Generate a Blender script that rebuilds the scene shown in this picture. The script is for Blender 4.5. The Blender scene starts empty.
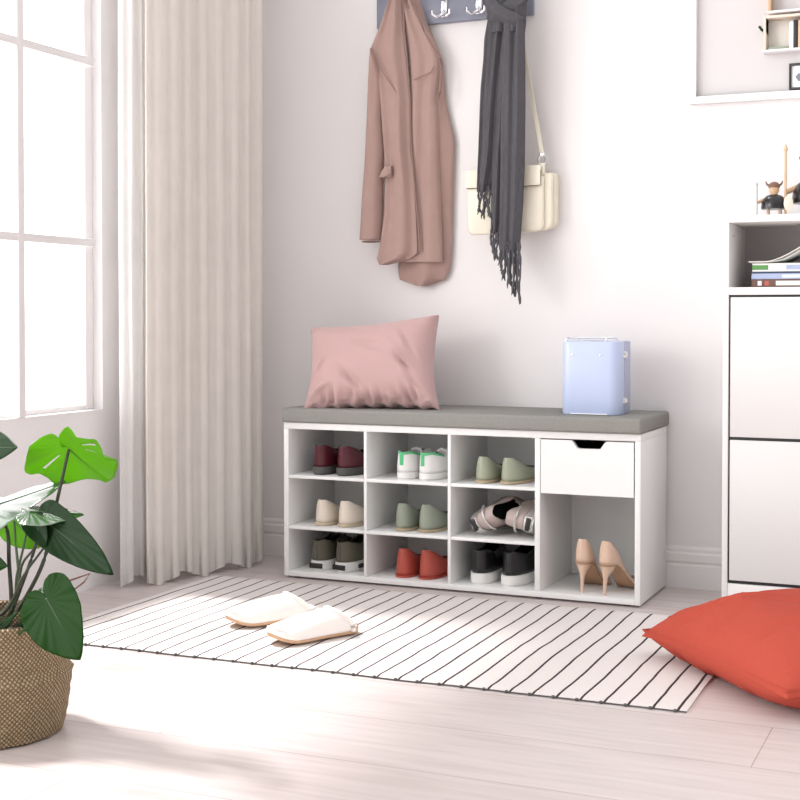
import bpy, bmesh, math, random
from mathutils import Vector, Matrix, Euler, noise
random.seed(7)
PI=math.pi
scene=bpy.context.scene
col=scene.collection
sin,cos=math.sin,math.cos
def lerp(a,b,t): return a+(b-a)*t
def sm(t): t=max(0,min(1,t)); return t*t*(3-2*t)
def curve(pts,s):
    """smooth-ish piecewise interpolation of [(s,val),...]"""
    if s<=pts[0][0]: return pts[0][1]
    for (a,va),(b,vb) in zip(pts,pts[1:]):
        if s<=b:
            t=(s-a)/(b-a); return lerp(va,vb,t)
    return pts[-1][1]

# ------------------------------------------------------------------ camera
CAM=Vector((1.877,-3.771,.75)); YAW=-.413; PITCH=-.023; FPX=1364.0; PY=348.4
Fw=Vector((sin(YAW)*cos(PITCH),cos(YAW)*cos(PITCH),sin(PITCH)))
Rt=Vector((cos(YAW),-sin(YAW),0)); Up=Rt.cross(Fw)
cam=bpy.data.objects.new('camera',bpy.data.cameras.new('camera')); col.objects.link(cam)
cam.location=CAM
cam.matrix_world=Matrix(((Rt.x,Up.x,-Fw.x,CAM.x),(Rt.y,Up.y,-Fw.y,CAM.y),(Rt.z,Up.z,-Fw.z,CAM.z),(0,0,0,1)))
cam.data.sensor_width=36; cam.data.lens=36*FPX/800; cam.data.shift_y=(PY-400)/800
cam.data.clip_start=.05
scene.camera=cam
def at(u,v,y):
    """measured point of the photo, standing at the real depth y"""
    d=Fw+Rt*((u-400)/FPX)-Up*((v-PY)/FPX)
    return CAM+d*((y-CAM.y)/d.y)

# ------------------------------------------------------------------ materials
def new_mat(name):
    m=bpy.data.materials.new(name); m.use_nodes=True
    nt=m.node_tree; return m,nt,nt.nodes['Principled BSDF']
def node(nt,t,**kw):
    n=nt.nodes.new(t)
    for k,v in kw.items(): setattr(n,k,v)
    return n
def mat(name,c,rough=.6,metal=0,nscale=0,namt=.06,bump=0,bscale=None,spec=.5,trans=0,sheen=0,stretch=(1,1,1),coat=0):
    m,nt,p=new_mat(name)
    p.inputs['Base Color'].default_value=(*c,1); p.inputs['Roughness'].default_value=rough
    p.inputs['Metallic'].default_value=metal; p.inputs['Specular IOR Level'].default_value=spec
    p.inputs['Coat Weight'].default_value=coat
    if sheen: p.inputs['Sheen Weight'].default_value=sheen
    tc=node(nt,'ShaderNodeTexCoord'); mp=node(nt,'ShaderNodeMapping'); mp.inputs['Scale'].default_value=stretch
    nt.links.new(tc.outputs['Object'],mp.inputs['Vector'])
    n=node(nt,'ShaderNodeTexNoise'); n.inputs['Scale'].default_value=nscale or 20; n.inputs['Detail'].default_value=4
    nt.links.new(mp.outputs[0],n.inputs['Vector'])
    mx=node(nt,'ShaderNodeMix',data_type='RGBA')
    mx.inputs[6].default_value=(*[x*(1-namt) for x in c],1); mx.inputs[7].default_value=(*[min(1,x*(1+namt)) for x in c],1)
    nt.links.new(n.outputs[0],mx.inputs[0]); nt.links.new(mx.outputs[2],p.inputs['Base Color'])
    if bump:
        n2=node(nt,'ShaderNodeTexNoise'); n2.inputs['Scale'].default_value=bscale or 200; n2.inputs['Detail'].default_value=3
        nt.links.new(mp.outputs[0],n2.inputs['Vector'])
        b=node(nt,'ShaderNodeBump'); b.inputs['Strength'].default_value=bump; b.inputs['Distance'].default_value=.002
        nt.links.new(n2.outputs[0],b.inputs['Height']); nt.links.new(b.outputs[0],p.inputs['Normal'])
    return m
def translucent(name,c,tc_,amt,alpha=0,rough=.6,bumpscale=0):
    m,nt,p=new_mat(name)
    p.inputs['Base Color'].default_value=(*c,1); p.inputs['Roughness'].default_value=rough
    n=node(nt,'ShaderNodeTexNoise'); n.inputs['Scale'].default_value=18
    tx=node(nt,'ShaderNodeTexCoord'); nt.links.new(tx.outputs['Object'],n.inputs['Vector'])
    mx=node(nt,'ShaderNodeMix',data_type='RGBA'); mx.inputs[6].default_value=(*[x*.92 for x in c],1); mx.inputs[7].default_value=(*[min(1,x*1.06) for x in c],1)
    nt.links.new(n.outputs[0],mx.inputs[0]); nt.links.new(mx.outputs[2],p.inputs['Base Color'])
    t=node(nt,'ShaderNodeBsdfTranslucent'); t.inputs['Color'].default_value=(*tc_,1)
    s=node(nt,'ShaderNodeMixShader'); s.inputs[0].default_value=amt
    nt.links.new(p.outputs[0],s.inputs[1]); nt.links.new(t.outputs[0],s.inputs[2])
    out=nt.nodes['Material Output']; last=s
    if alpha:
        tr=node(nt,'ShaderNodeBsdfTransparent'); s2=node(nt,'ShaderNodeMixShader'); s2.inputs[0].default_value=alpha
        nt.links.new(s.outputs[0],s2.inputs[1]); nt.links.new(tr.outputs[0],s2.inputs[2]); last=s2
    nt.links.new(last.outputs[0],out.inputs[0])
    return m
MT={}
MT['wall']=mat('wall_paint',(.80,.775,.775),.85,nscale=3,namt=.015,bump=.05,bscale=120,spec=.2)
MT['trim']=mat('trim_paint',(.80,.775,.77),.5,nscale=4,namt=.01)
MT['white']=mat('white_laminate',(.83,.83,.825),.4,nscale=3,namt=.01)
MT['cab']=mat('cabinet_laminate',(.78,.77,.765),.45,nscale=3,namt=.01)
MT['door']=mat('cabinet_door_laminate',(.66,.65,.645),.45,nscale=3,namt=.01)
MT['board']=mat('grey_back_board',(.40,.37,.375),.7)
MT['black']=mat('black_plastic',(.012,.012,.013),.4)
MT['chrome']=mat('chrome',(.8,.8,.82),.12,metal=1,namt=.01)
MT['pad']=mat('grey_linen',(.285,.28,.262),.95,nscale=260,namt=.16,bump=.5,bscale=500,spec=.1)
MT['pink']=mat('pink_velvet',(.55,.365,.355),.9,nscale=8,namt=.07,bump=.15,bscale=400,spec=.1,sheen=.3)
MT['red']=mat('red_cotton',(.42,.072,.048),.9,nscale=120,namt=.07,bump=.3,bscale=500,spec=.1)
MT["coat"]=mat("dusty_pink_wool",(.385,.262,.232),.95,nscale=25,namt=.06,bump=.25,bscale=600,spec=.08,sheen=.15)
MT['coat_in']=mat('coat_lining',(.26,.17,.15),.8)
MT['scarf']=mat('grey_wool',(.10,.097,.107),.95,nscale=90,namt=.28,bump=.5,bscale=450,spec=.05,stretch=(3,3,.4))
MT['cream']=mat('cream_leather',(.80,.745,.62),.38,nscale=14,namt=.03)
MT['slate']=mat('slate_blue_paint',(.20,.21,.27),.35,nscale=6,namt=.08)
MT['blue']=mat('powder_blue_enamel',(.50,.58,.80),.38,nscale=4,namt=.03,coat=.2)
MT['blue_grey']=mat('grey_blue_vinyl',(.42,.45,.60),.5,nscale=6)
MT['darkblue']=mat('dark_seam_trim',(.06,.065,.10),.4)
MT['wood']=mat('light_wood',(.62,.42,.26),.55,nscale=12,namt=.15,stretch=(1,1,.15))
MT['paleply']=mat('pale_wood',(.74,.62,.52),.6,nscale=14,namt=.10,stretch=(1,1,.15))
MT['brown']=mat('dark_wood',(.18,.09,.06),.5,nscale=20,namt=.2)
MT['paper']=mat('book_paper',(.78,.74,.68),.9)
MT['felt']=mat('slipper_plush',(.88,.83,.79),.98,nscale=60,namt=.03,bump=.5,bscale=500,spec=.05,sheen=.3)
MT['felt_in']=mat('slipper_lining',(.80,.72,.66),.98,nscale=60,namt=.05,bump=.4,bscale=400)
MT['tan']=mat('tan_rubber',(.62,.40,.25),.7)
def sh(n,c,r=.45,**k): MT[n]=mat(n,c,r,**k)
sh('burgundy_leather',(.085,.010,.018),.28,namt=.25); sh('charcoal_rubber',(.085,.083,.08),.7)
sh('white_leather',(.78,.77,.76),.4); sh('green_suede',(.10,.50,.22),.8); sh('black_lining',(.02,.02,.02),.8)
sh('sage_patent',(.36,.385,.29),.25,namt=.04); sh('sage_dark',(.30,.335,.265),.25,namt=.04); sh('gum',(.45,.36,.24),.7)
sh('ivory_leather',(.78,.70,.60),.35); sh('ivory_sole',(.60,.50,.36),.7); sh('brown_lining',(.12,.06,.045),.8)
sh('olive_canvas',(.115,.105,.075),.85,bump=.4,bscale=500); sh('white_rubber',(.80,.79,.77),.55)
sh('terracotta_leather',(.47,.085,.06),.4); sh('black_leather',(.014,.014,.015),.25); sh('nude_leather',(.70,.50,.38),.32)
sh('nude_sole',(.42,.25,.15),.5); sh('mauve_mesh',(.50,.41,.38),.8,bump=.4,bscale=500); sh('silver_foil',(.72,.70,.68),.22,metal=.8)
sh('stem_green',(.025,.06,.016),.5); sh('dark_leafstem',(.025,.032,.016),.55); sh('dry_leaf',(.16,.06,.045),.7)
sh('soil',(.03,.02,.015),.95)
# leaves
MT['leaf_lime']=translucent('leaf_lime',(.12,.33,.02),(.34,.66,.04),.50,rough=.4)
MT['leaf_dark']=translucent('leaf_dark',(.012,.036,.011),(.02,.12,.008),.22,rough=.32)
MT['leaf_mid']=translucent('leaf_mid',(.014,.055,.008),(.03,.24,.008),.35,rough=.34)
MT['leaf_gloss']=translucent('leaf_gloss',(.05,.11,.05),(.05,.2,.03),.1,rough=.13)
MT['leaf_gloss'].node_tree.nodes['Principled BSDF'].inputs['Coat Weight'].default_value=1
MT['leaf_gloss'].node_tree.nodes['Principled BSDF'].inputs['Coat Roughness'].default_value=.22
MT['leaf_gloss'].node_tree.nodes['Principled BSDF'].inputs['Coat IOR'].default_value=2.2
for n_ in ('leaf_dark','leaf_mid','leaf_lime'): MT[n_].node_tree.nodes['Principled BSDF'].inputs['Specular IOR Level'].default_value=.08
MT['curtain']=translucent('curtain_linen',(.93,.90,.87),(.96,.93,.90),.50,rough=.9)
MT['sheer']=translucent('sheer_voile',(.93,.92,.91),(.96,.95,.94),.5,alpha=.28,rough=.9)
# glass: see-through with a faint reflection
g,nt,p=new_mat('window_glass')
tr=node(nt,'ShaderNodeBsdfTransparent'); gl=node(nt,'ShaderNodeBsdfGlossy'); gl.inputs['Roughness'].default_value=.02
s=node(nt,'ShaderNodeMixShader'); s.inputs[0].default_value=.05
nt.links.new(tr.outputs[0],s.inputs[1]); nt.links.new(gl.outputs[0],s.inputs[2])
nt.links.new(s.outputs[0],nt.nodes['Material Output'].inputs[0]); MT['glass']=g
# floor planks
m,nt,p=new_mat('pale_oak_planks')
tc=node(nt,'ShaderNodeTexCoord'); mp=node(nt,'ShaderNodeMapping'); mp.inputs['Location'].default_value=(-.499+1.6,.03,0)
nt.links.new(tc.outputs['Object'],mp.inputs[0])
br=node(nt,'ShaderNodeTexBrick'); br.offset=.37; br.inputs['Scale'].default_value=1
br.inputs['Brick Width'].default_value=1.6; br.inputs['Row Height'].default_value=.24; br.inputs['Mortar Size'].default_value=.0014
br.inputs['Mortar Smooth'].default_value=.6
br.inputs['Color1'].default_value=(.64,.575,.56,1); br.inputs['Color2'].default_value=(.57,.50,.485,1); br.inputs['Mortar'].default_value=(.33,.27,.255,1)
nt.links.new(mp.outputs[0],br.inputs['Vector'])
mp2=node(nt,'ShaderNodeMapping'); mp2.inputs['Scale'].default_value=(1.2,14,1); nt.links.new(tc.outputs['Object'],mp2.inputs[0])
nz=node(nt,'ShaderNodeTexNoise'); nz.inputs['Scale'].default_value=3.5; nz.inputs['Detail'].default_value=7; nz.inputs['Distortion'].default_value=.5
nt.links.new(mp2.outputs[0],nz.inputs['Vector'])
rp=node(nt,'ShaderNodeValToRGB'); rp.color_ramp.elements[0].position=.3; rp.color_ramp.elements[0].color=(.89,.875,.87,1)
rp.color_ramp.elements[1].position=.65; rp.color_ramp.elements[1].color=(1.04,1.04,1.04,1); nt.links.new(nz.outputs[0],rp.inputs[0])
mx=node(nt,'ShaderNodeMix',data_type='RGBA',blend_type='MULTIPLY'); mx.inputs[0].default_value=1
nt.links.new(br.outputs['Color'],mx.inputs[6]); nt.links.new(rp.outputs[0],mx.inputs[7]); nt.links.new(mx.outputs[2],p.inputs['Base Color'])
p.inputs['Roughness'].default_value=.36; p.inputs['Specular IOR Level'].default_value=.5
bp=node(nt,'ShaderNodeBump'); bp.inputs['Strength'].default_value=.12; bp.inputs['Distance'].default_value=.002
nt.links.new(nz.outputs[0],bp.inputs['Height']); nt.links.new(bp.outputs[0],p.inputs['Normal']); MT['floor']=m
# striped rug (thin dark stripes across it)
m,nt,p=new_mat('striped_cotton')
tc=node(nt,'ShaderNodeTexCoord'); sx=node(nt,'ShaderNodeSeparateXYZ')
nz=node(nt,'ShaderNodeTexNoise'); nz.inputs['Scale'].default_value=4; nt.links.new(tc.outputs['Object'],nz.inputs['Vector'])
nt.links.new(tc.outputs['Object'],sx.inputs[0])
def math_(op,a,b=None,c=None):
    n=node(nt,'ShaderNodeMath',operation=op)
    for i,x in enumerate((a,b,c)):
        if x is None: continue
        if isinstance(x,(int,float)): n.inputs[i].default_value=x
        else: nt.links.new(x,n.inputs[i])
    return n.outputs[0]
w=math_('MULTIPLY_ADD',nz.outputs[0],.016,sx.outputs[0]); w=math_('ADD',w,2.0+.0055)
fr_=math_('MODULO',w,.0481); d=math_('ABSOLUTE',math_('SUBTRACT',fr_,.024)); st=math_('LESS_THAN',d,.0027)
wv=node(nt,'ShaderNodeTexNoise'); wv.inputs['Scale'].default_value=330; nt.links.new(tc.outputs['Object'],wv.inputs['Vector'])
c1=node(nt,'ShaderNodeMix',data_type='RGBA'); c1.inputs[6].default_value=(.66,.61,.59,1); c1.inputs[7].default_value=(.80,.75,.73,1); nt.links.new(wv.outputs[0],c1.inputs[0])
c2=node(nt,'ShaderNodeMix',data_type='RGBA'); c2.inputs[7].default_value=(.06,.042,.045,1)
nt.links.new(st,c2.inputs[0]); nt.links.new(c1.outputs[2],c2.inputs[6]); nt.links.new(c2.outputs[2],p.inputs['Base Color'])
p.inputs['Roughness'].default_value=.95; p.inputs['Specular IOR Level'].default_value=.1
bp=node(nt,'ShaderNodeBump'); bp.inputs['Strength'].default_value=.4; bp.inputs['Distance'].default_value=.002
nt.links.new(wv.outputs[0],bp.inputs['Height']); nt.links.new(bp.outputs[0],p.inputs['Normal']); MT['rug']=m
# seagrass weave
m,nt,p=new_mat('woven_seagrass')
tc=node(nt,'ShaderNodeTexCoord'); mp=node(nt,'ShaderNodeMapping'); mp.inputs['Scale'].default_value=(1,1,1)
nt.links.new(tc.outputs['UV'],mp.inputs[0])
w1=node(nt,'ShaderNodeTexWave',bands_direction='DIAGONAL'); w1.inputs['Scale'].default_value=21; w1.inputs['Distortion'].default_value=1.6; w1.inputs['Detail Scale'].default_value=3
mpb=node(nt,'ShaderNodeMapping'); mpb.inputs['Scale'].default_value=(-1,1,1); nt.links.new(tc.outputs['UV'],mpb.inputs[0])
w2=node(nt,'ShaderNodeTexWave',bands_direction='DIAGONAL'); w2.inputs['Scale'].default_value=21; w2.inputs['Distortion'].default_value=1.6; w2.inputs['Detail Scale'].default_value=3
nt.links.new(mp.outputs[0],w1.inputs[0]); nt.links.new(mpb.outputs[0],w2.inputs[0])
h=math_('MULTIPLY',w1.outputs[1],w2.outputs[1]); h=math_('POWER',h,.6)
nz=node(nt,'ShaderNodeTexNoise'); nz.inputs['Scale'].default_value=45; nt.links.new(tc.outputs['Object'],nz.inputs['Vector'])
h2=math_('MULTIPLY',h,math_('ADD',nz.outputs[0],.45))
rp=node(nt,'ShaderNodeValToRGB'); rp.color_ramp.elements[0].color=(.15,.095,.05,1); rp.color_ramp.elements[1].color=(.58,.44,.27,1); rp.color_ramp.elements[1].position=.8
nt.links.new(h2,rp.inputs[0]); nt.links.new(rp.outputs[0],p.inputs['Base Color'])
bp=node(nt,'ShaderNodeBump'); bp.inputs['Strength'].default_value=.9; bp.inputs['Distance'].default_value=.004
nt.links.new(h,bp.inputs['Height']); nt.links.new(bp.outputs[0],p.inputs['Normal']); p.inputs['Roughness'].default_value=.85; MT['basket']=m

# ------------------------------------------------------------------ mesh helpers
class MB:
    def __init__(s): s.v=[]; s.f=[]; s.uv=None
    def add(s,vs,fs):
        b=len(s.v); s.v+= [Vector(x) for x in vs]; s.f+=[tuple(i+b for i in f) for f in fs]
    def box(s,x0,x1,y0,y1,z0,z1,bev=.001,seg=2):
        bm=bmesh.new(); bmesh.ops.create_cube(bm,size=1)
        for v in bm.verts: v.co=Vector(((x0+x1)/2+v.co.x*(x1-x0),(y0+y1)/2+v.co.y*(y1-y0),(z0+z1)/2+v.co.z*(z1-z0)))
        if bev: bmesh.ops.bevel(bm,geom=bm.edges[:],offset=min(bev,.45*min(x1-x0,y1-y0,z1-z0)),segments=seg,affect='EDGES',profile=.5)
        bm.verts.index_update(); s.add([v.co.copy() for v in bm.verts],[[v.index for v in f.verts] for f in bm.faces]); bm.free(); return s
    def grid(s,rows,closed=False,capa=False,capb=False):
        n=len(rows[0]); vs=[p for r in rows for p in r]; fs=[]
        for i in range(len(rows)-1):
            for j in range(n if closed else n-1):
                k=(j+1)%n; fs.append((i*n+j,i*n+k,(i+1)*n+k,(i+1)*n+j))
        if capa: fs.append(tuple(range(n-1,-1,-1)))
        if capb: fs.append(tuple((len(rows)-1)*n+j for j in range(n)))
        s.add(vs,fs); return s
    def tube(s,pts,r,n=8,caps=True):
        pts=[Vector(p) for p in pts]; rows=[]
        for i,p in enumerate(pts):
            t=(pts[min(i+1,len(pts)-1)]-pts[max(i-1,0)]).normalized()
            a=t.cross(Vector((0,0,1)) if abs(t.z)<.93 else Vector((0,1,0))).normalized(); b=t.cross(a)
            rr=r[i] if isinstance(r,(list,tuple)) else r
            rows.append([p+a*cos(2*PI*j/n)*rr+b*sin(2*PI*j/n)*rr for j in range(n)])
        s.grid(rows,True,caps,caps); return s
    def lathe(s,prof,c=(0,0,0),n=32):
        c=Vector(c); s.grid([[c+Vector((max(r,1e-5)*cos(2*PI*j/n),max(r,1e-5)*sin(2*PI*j/n),z)) for j in range(n)] for r,z in prof],True); return s
    def prism(s,pts,axis,a,b):
        """polygon extruded along axis ('y' or 'z' or 'x')"""
        def P(p,t): return {'y':(p[0],t,p[1]),'z':(p[0],p[1],t),'x':(t,p[0],p[1])}[axis]
        n=len(pts); s.add([P(p,a) for p in pts]+[P(p,b) for p in pts],[tuple(range(n)),tuple(range(2*n-1,n-1,-1))]+[(i,(i+1)%n,n+(i+1)%n,n+i)[::-1] for i in range(n)]); return s
    def build(s,name,m,parent=None,smooth=True,world=False,mods=()):
        off=parent_origin(parent) if (parent and world) else Vector((0,0,0))
        me=bpy.data.meshes.new(name); me.from_pydata([v-off for v in s.v],[],s.f)
        bm=bmesh.new(); bm.from_mesh(me); bmesh.ops.remove_doubles(bm,verts=bm.verts,dist=1e-5)
        bmesh.ops.recalc_face_normals(bm,faces=bm.faces); bm.to_mesh(me); bm.free()
        me.materials.append(MT[m] if isinstance(m,str) else m)
        if smooth:
            for p in me.polygons: p.use_smooth=True
            try: me.set_sharp_from_angle(angle=math.radians(38))
            except Exception: pass
        o=bpy.data.objects.new(name,me); col.objects.link(o)
        if parent: o.parent=parent
        for k,kw in mods:
            md=o.modifiers.new(k.lower(),k)
            for a,b in kw.items(): setattr(md,a,b)
        return o
def parent_origin(p):
    v=Vector((0,0,0))
    while p: v=v+p.location; p=p.parent
    return v
def thing(name,label,cat,loc=(0,0,0),rz=0,group=None):
    o=bpy.data.objects.new(name,None); col.objects.link(o); o.location=loc; o.rotation_euler=(0,0,rz); o.empty_display_size=.05
    return tag(o,label,cat,group)
def tag(o,label,cat,group=None,kind=None):
    o['label']=label; o['category']=cat
    if group: o['group']=group
    if kind: o['kind']=kind
    return o
def struct(o,label,cat):
    o['kind']='structure'; o['label']=label; o['category']=cat; return o
SUB=('SUBSURF',dict(levels=1,render_levels=1))
def SOL(t,off=0): return ('SOLIDIFY',dict(thickness=t,offset=off))

# ------------------------------------------------------------------ the room
XW=-.414; H=4.0; WY0,WY1=-.615,-2.17; WZ0,WZ1=.492,2.05
struct(MB().box(XW-.15,4.6,-5.2,.12,-.05,0,0).build('floor','floor',smooth=False),'pale pinkish oak plank floor under the striped rug','floor')
struct(MB().box(XW-.15,4.6,0,.12,0,H,0).build('wall_back','wall',smooth=False),'plain white wall behind the shoe bench and coat rail','wall')
w=MB()
WE=-2.35
w.box(XW-.15,XW,WE,0,-.0,WZ0-.02,0); w.box(XW-.15,XW,WE,0,WZ1,H,0); w.box(XW-.15,XW,WY0,0,WZ0-.02,WZ1,0); w.box(XW-.15,XW,WE,WY1,WZ0-.02,WZ1,0)
struct(w.build('wall_left','wall',smooth=False),'white wall on the left holding the large window','wall')
def skirting(pts,z=.115):  # profile (depth,z)
    return pts
prof=[(0,0),(.014,0),(.014,.062),(.010,.066),(.010,.070),(.013,.074),(.013,.094),(.008,.099),(.008,.108),(.004,.115),(0,.115)]
b=MB(); b.prism([(-d,z) for d,z in prof],'x',XW,1.9); struct(b.build('baseboard_back','trim',smooth=False),'moulded white baseboard along the back wall','baseboard')
b=MB(); b.prism([(XW+d,z) for d,z in prof],'y',-.50,-.014); struct(b.build('baseboard_left','trim',smooth=False),'short moulded baseboard on the left wall behind the curtains','baseboard')
# window: jamb liner, frame, grid bars and panes
win=bpy.data.objects.new('window_1',None); col.objects.link(win); win.location=(XW,WY0,WZ0); struct(win,'tall white framed window with thin glazing bars, at the left','window')
fr=MB(); X0,X1=XW-.085,XW-.03
fr.box(X0,X1,WY0-.035,WY0,WZ0,WZ1); fr.box(X0,X1,WY1,WY1+.035,WZ0,WZ1); fr.box(X0+.004,X1-.004,WY1+.035,WY0-.035,WZ0,WZ0+.014); fr.box(X0+.004,X1-.004,WY1+.035,WY0-.035,WZ1-.035,WZ1)
fr.build('window_frame','trim',win,world=True)
bars=MB(); BX0,BX1=XW-.02,XW+.002
ys=[]; y=-.958
while y>WY1+.1: ys.append(y); y-=.345
zs=[.955,1.452]
for y in ys:
    o=MB().box(BX0,BX1,y-.013,y+.013,WZ0,WZ1-.002,.002).build('glazing_bar','slate_bar' if 'slate_bar' in MT else 'trim',win,world=True)
for z in zs:
    MB().box(BX0+.001,BX1-.001,WY1+.002,WY0-.03,z-.011,z+.011,.002).build('glazing_bar','trim',win,world=True)
MB().box(XW-.062,XW-.058,WY1+.034,WY0-.034,WZ0+.019,WZ1-.034,0).build('pane','glass',win,world=True,smooth=False)
struct(MB().box(XW-.15,XW,WY1,WY0,WZ0-.02,WZ0,0).build('trim_1','trim'),'white window sill ledge under the window','sill')

# ------------------------------------------------------------------ curtains
def folded(path,nf,amp,z0,z1,nz,mname,name,label,group=None,seed=0,hem=.085,parent=None):
    random.seed(seed); n=nf*14
    ph=[random.uniform(-.5,.5) for _ in range(nf+2)]; am=[random.uniform(.6,1.25) for _ in range(nf+2)]
    P=[Vector(p) for p in path]
    seglen=[(b-a).length for a,b in zip(P,P[1:])]; tot=sum(seglen)
    def along(t):
        d=t*tot
        for k,L in enumerate(seglen):
            if d<=L+1e-9 or k==len(seglen)-1: 
                q=P[k].lerp(P[k+1],min(1,d/L)); tt=(P[k+1]-P[k]).normalized(); return q,Vector((-tt.y,tt.x,0))
            d-=L
    def rows(za,zb,nz,extra=0):
        rr=[]
        for i in range(nz+1):
            z=lerp(za,zb,i/nz); r=[]
            for j in range(n+1):
                t=j/n; k=t*nf; a=int(min(k,nf-1)); fpart=k-a
                A=lerp(am[a],am[a+1],fpart); p_=lerp(ph[a],ph[a+1],fpart)
                sp=1-.25*sm((z-z0)/(z1-z0))
                wv=sin(2*PI*k+p_+.25*sin(z*1.7+a))
                wv=math.copysign(abs(wv)**.9,wv)
                q,nn=along(t)
                side=Vector((-nn.y,nn.x,0))
                q=q+nn*(amp*A*wv*sp+extra)+side*(.35*amp*sin(4*PI*k+p_)*sp)
                q=q+nn*.006*noise.noise(Vector((t*6,z*1.2,seed)))
                zz=z + (.012*sin(k*2.1+seed)*(1-sm((z-z0)/.3)))
                r.append(Vector((q.x,q.y,zz)))
            rr.append(r)
        return rr
    root=thing(name,label,'curtain',(P[0].x,P[0].y,z0),group=group)
    m=MB(); m.grid(rows(z0,z1,nz)); m.build('panel' if mname!='sheer' else 'voile_panel',mname,root,world=True,mods=[SOL(.0012)])
    h=MB(); h.grid(rows(z0,z0+hem,3,-.0016)); h.grid(rows(z0,z0+hem,3,.0016)); h.build('hem',mname,root,world=True)
    return root
RODZ=2.83
folded([(-.275,-.60,0),(-.235,-.42,0),(-.175,-.26,0),(-.165,-.155,0)],8,.010,.012,RODZ,26,'curtain','linen_curtain','opaque beige linen curtain with deep folds, hanging nearest the back wall',seed=3)
folded([(-.325,-.655,0),(-.325,-.58,0),(-.335,-.44,0)],4,.009,.014,RODZ,20,'sheer','sheer_curtain','thin white see-through curtain between the window and the beige curtain',seed=5)
# rod above the frame
t=thing('curtain_rod','white curtain rod above the window carrying the curtains','curtain rod',(-.30,-1.6,RODZ+.02))
MB().tube([(-.30,-2.3,RODZ+.02),(-.32,-.7,RODZ+.02),(-.24,-.40,RODZ+.02),(-.15,-.12,RODZ+.02)],.012,12).build('rod','trim',t,world=True)
for y in (-2.25,-.75): MB().box(XW,-.30,y-.01,y+.01,RODZ+.0,RODZ+.04).build('bracket','trim',t,world=True)

# ------------------------------------------------------------------ shoe bench
BF,BR=-.32,-.02
bench=thing('shoe_bench','white shoe storage bench with nine cubbies, drawer and open end compartment','bench',(.52,-.17,0))
def bp_(name,m,*a,**k): return MB().box(*a,k.pop('bev',.0012)).build(name,m,bench,world=True)
bp_('side_panel','white',0,.015,BF,BR,.006,.4295); bp_('side_panel','white',1.025,1.04,BF,BR,.006,.4295)
bp_('top_panel','white',0,1.04,BF,BR,.4295,.448); bp_('bottom_panel','white',.015,1.025,BF,BR,.006,.021)
bp_('back_panel','white',.015,1.025,BR-.006,BR,.021,.4295,bev=0)
for x,h_ in ((.2580,.0045),(.5108,.0045),(.7625,.0075)): bp_('divider','white',x-h_,x+h_,BF+.0005,BR-.006,.021,.4295)
for z in (.1465,.2925):
    for xa,xb in ((.015,.2535),(.2625,.5063),(.5153,.755)): bp_('shelf','white',xa,xb,BF+.001,BR-.006,z-.0045,z+.0045)
bp_('drawer_rail','white',.770,1.025,BR-.02,BR-.006,.262,.270)
for x in (.03,.76,1.0): 
    for y in (BF+.03,BR-.03): MB().lathe([(0,0),(.012,0),(.012,.006),(0,.006)],(x,y,0),14).build('foot','black',bench,world=True)
# drawer front with a hand notch in its top edge
dz0,dz1=.284,.4265; n=[(.772,dz0),(1.0215,dz0),(1.0215,dz1),(.949,dz1),(.943,dz1-.006),(.934,dz1-.019),(.929,dz1-.021),(.876,dz1-.021),(.870,dz1-.019),(.861,dz1-.006),(.855,dz1),(.772,dz1)]
dr=MB(); dr.prism(n,'y',BF+.0005,BF+.0155); dro=dr.build('drawer','white',bench,world=True,smooth=False)
MB().box(.775,1.019,BF+.0155,BR-.03,dz0+.004,dz0+.010,0).box(.775,.783,BF+.0155,BR-.03,dz0+.01,.40,0).box(1.011,1.019,BF+.0155,BR-.03,dz0+.01,.40,0).box(.775,1.019,BR-.038,BR-.03,dz0+.01,.40,0).build('drawer_box','black',dro,world=True)
# bench pad
pad=MB(); pad.box(-.003,1.044,BF-.012,.0-.004,.4485,.4895,.008,4)
po=pad.build('bench_pad','pad'); tag(po,'flat grey linen seat pad lying along the top of the shoe bench','cushion')

# ------------------------------------------------------------------ pillows
def pillow(name,w,h,T,m,creases,N=60,pinch=.07,ex=.5,seed=0,tweak=None):
    """creases: (u,v,angle,length,width,amp) soft valleys/ridges on both faces"""
    mb=MB()
    def pt(i,j,sgn):
        # denser rows near the seams
        u=sin(PI/2*(-1+2*i/N)); v=sin(PI/2*(-1+2*j/N))
        x=u*w/2*(1-pinch*(1-v*v)); y=v*h/2*(1-pinch*(1-u*u))
        e=(max(0,1-abs(u)**2.6)*max(0,1-abs(v)**2.6)); z=T/2*e**ex
        for (cu,cv,an,ln,wd,am) in creases:
            du,dv=u-cu,v-cv; a=du*cos(an)+dv*sin(an); b_=-du*sin(an)+dv*cos(an)
            z+=am*math.exp(-(a/ln)**2-(b_/wd)**2)*min(1,e*5)
        z+=.004*noise.noise(Vector((u*2.2,v*2.2,seed)))*min(1,e*3)
        p=Vector((x,y,sgn*z))
        return tweak(p,u,v,sgn) if tweak else p
    for sg in (1,-1): mb.grid([[pt(i,j,sg) for j in range(N+1)] for i in range(N+1)])
    o=mb.build(name,m); me=o.data
    for p in me.polygons: p.use_smooth=True
    at_=me.attributes.get('sharp_edge')
    if at_: me.attributes.remove(at_)
    return o
random.seed(4)
cr=[]
for k in range(11):      # gathers rising from the lower seam
    u=-.62+k*.135+random.uniform(-.03,.03); cr.append((u,-.86,PI/2+random.uniform(-.18,.18),random.uniform(.14,.26),.026,-random.uniform(.010,.018)))
for k in range(6):       # diagonal pulls down the right side
    cr.append((.62+random.uniform(-.04,.12),.42-k*.17,-1.05+random.uniform(-.1,.1),.26,.035,-.009 if k%2 else .007))
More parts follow.
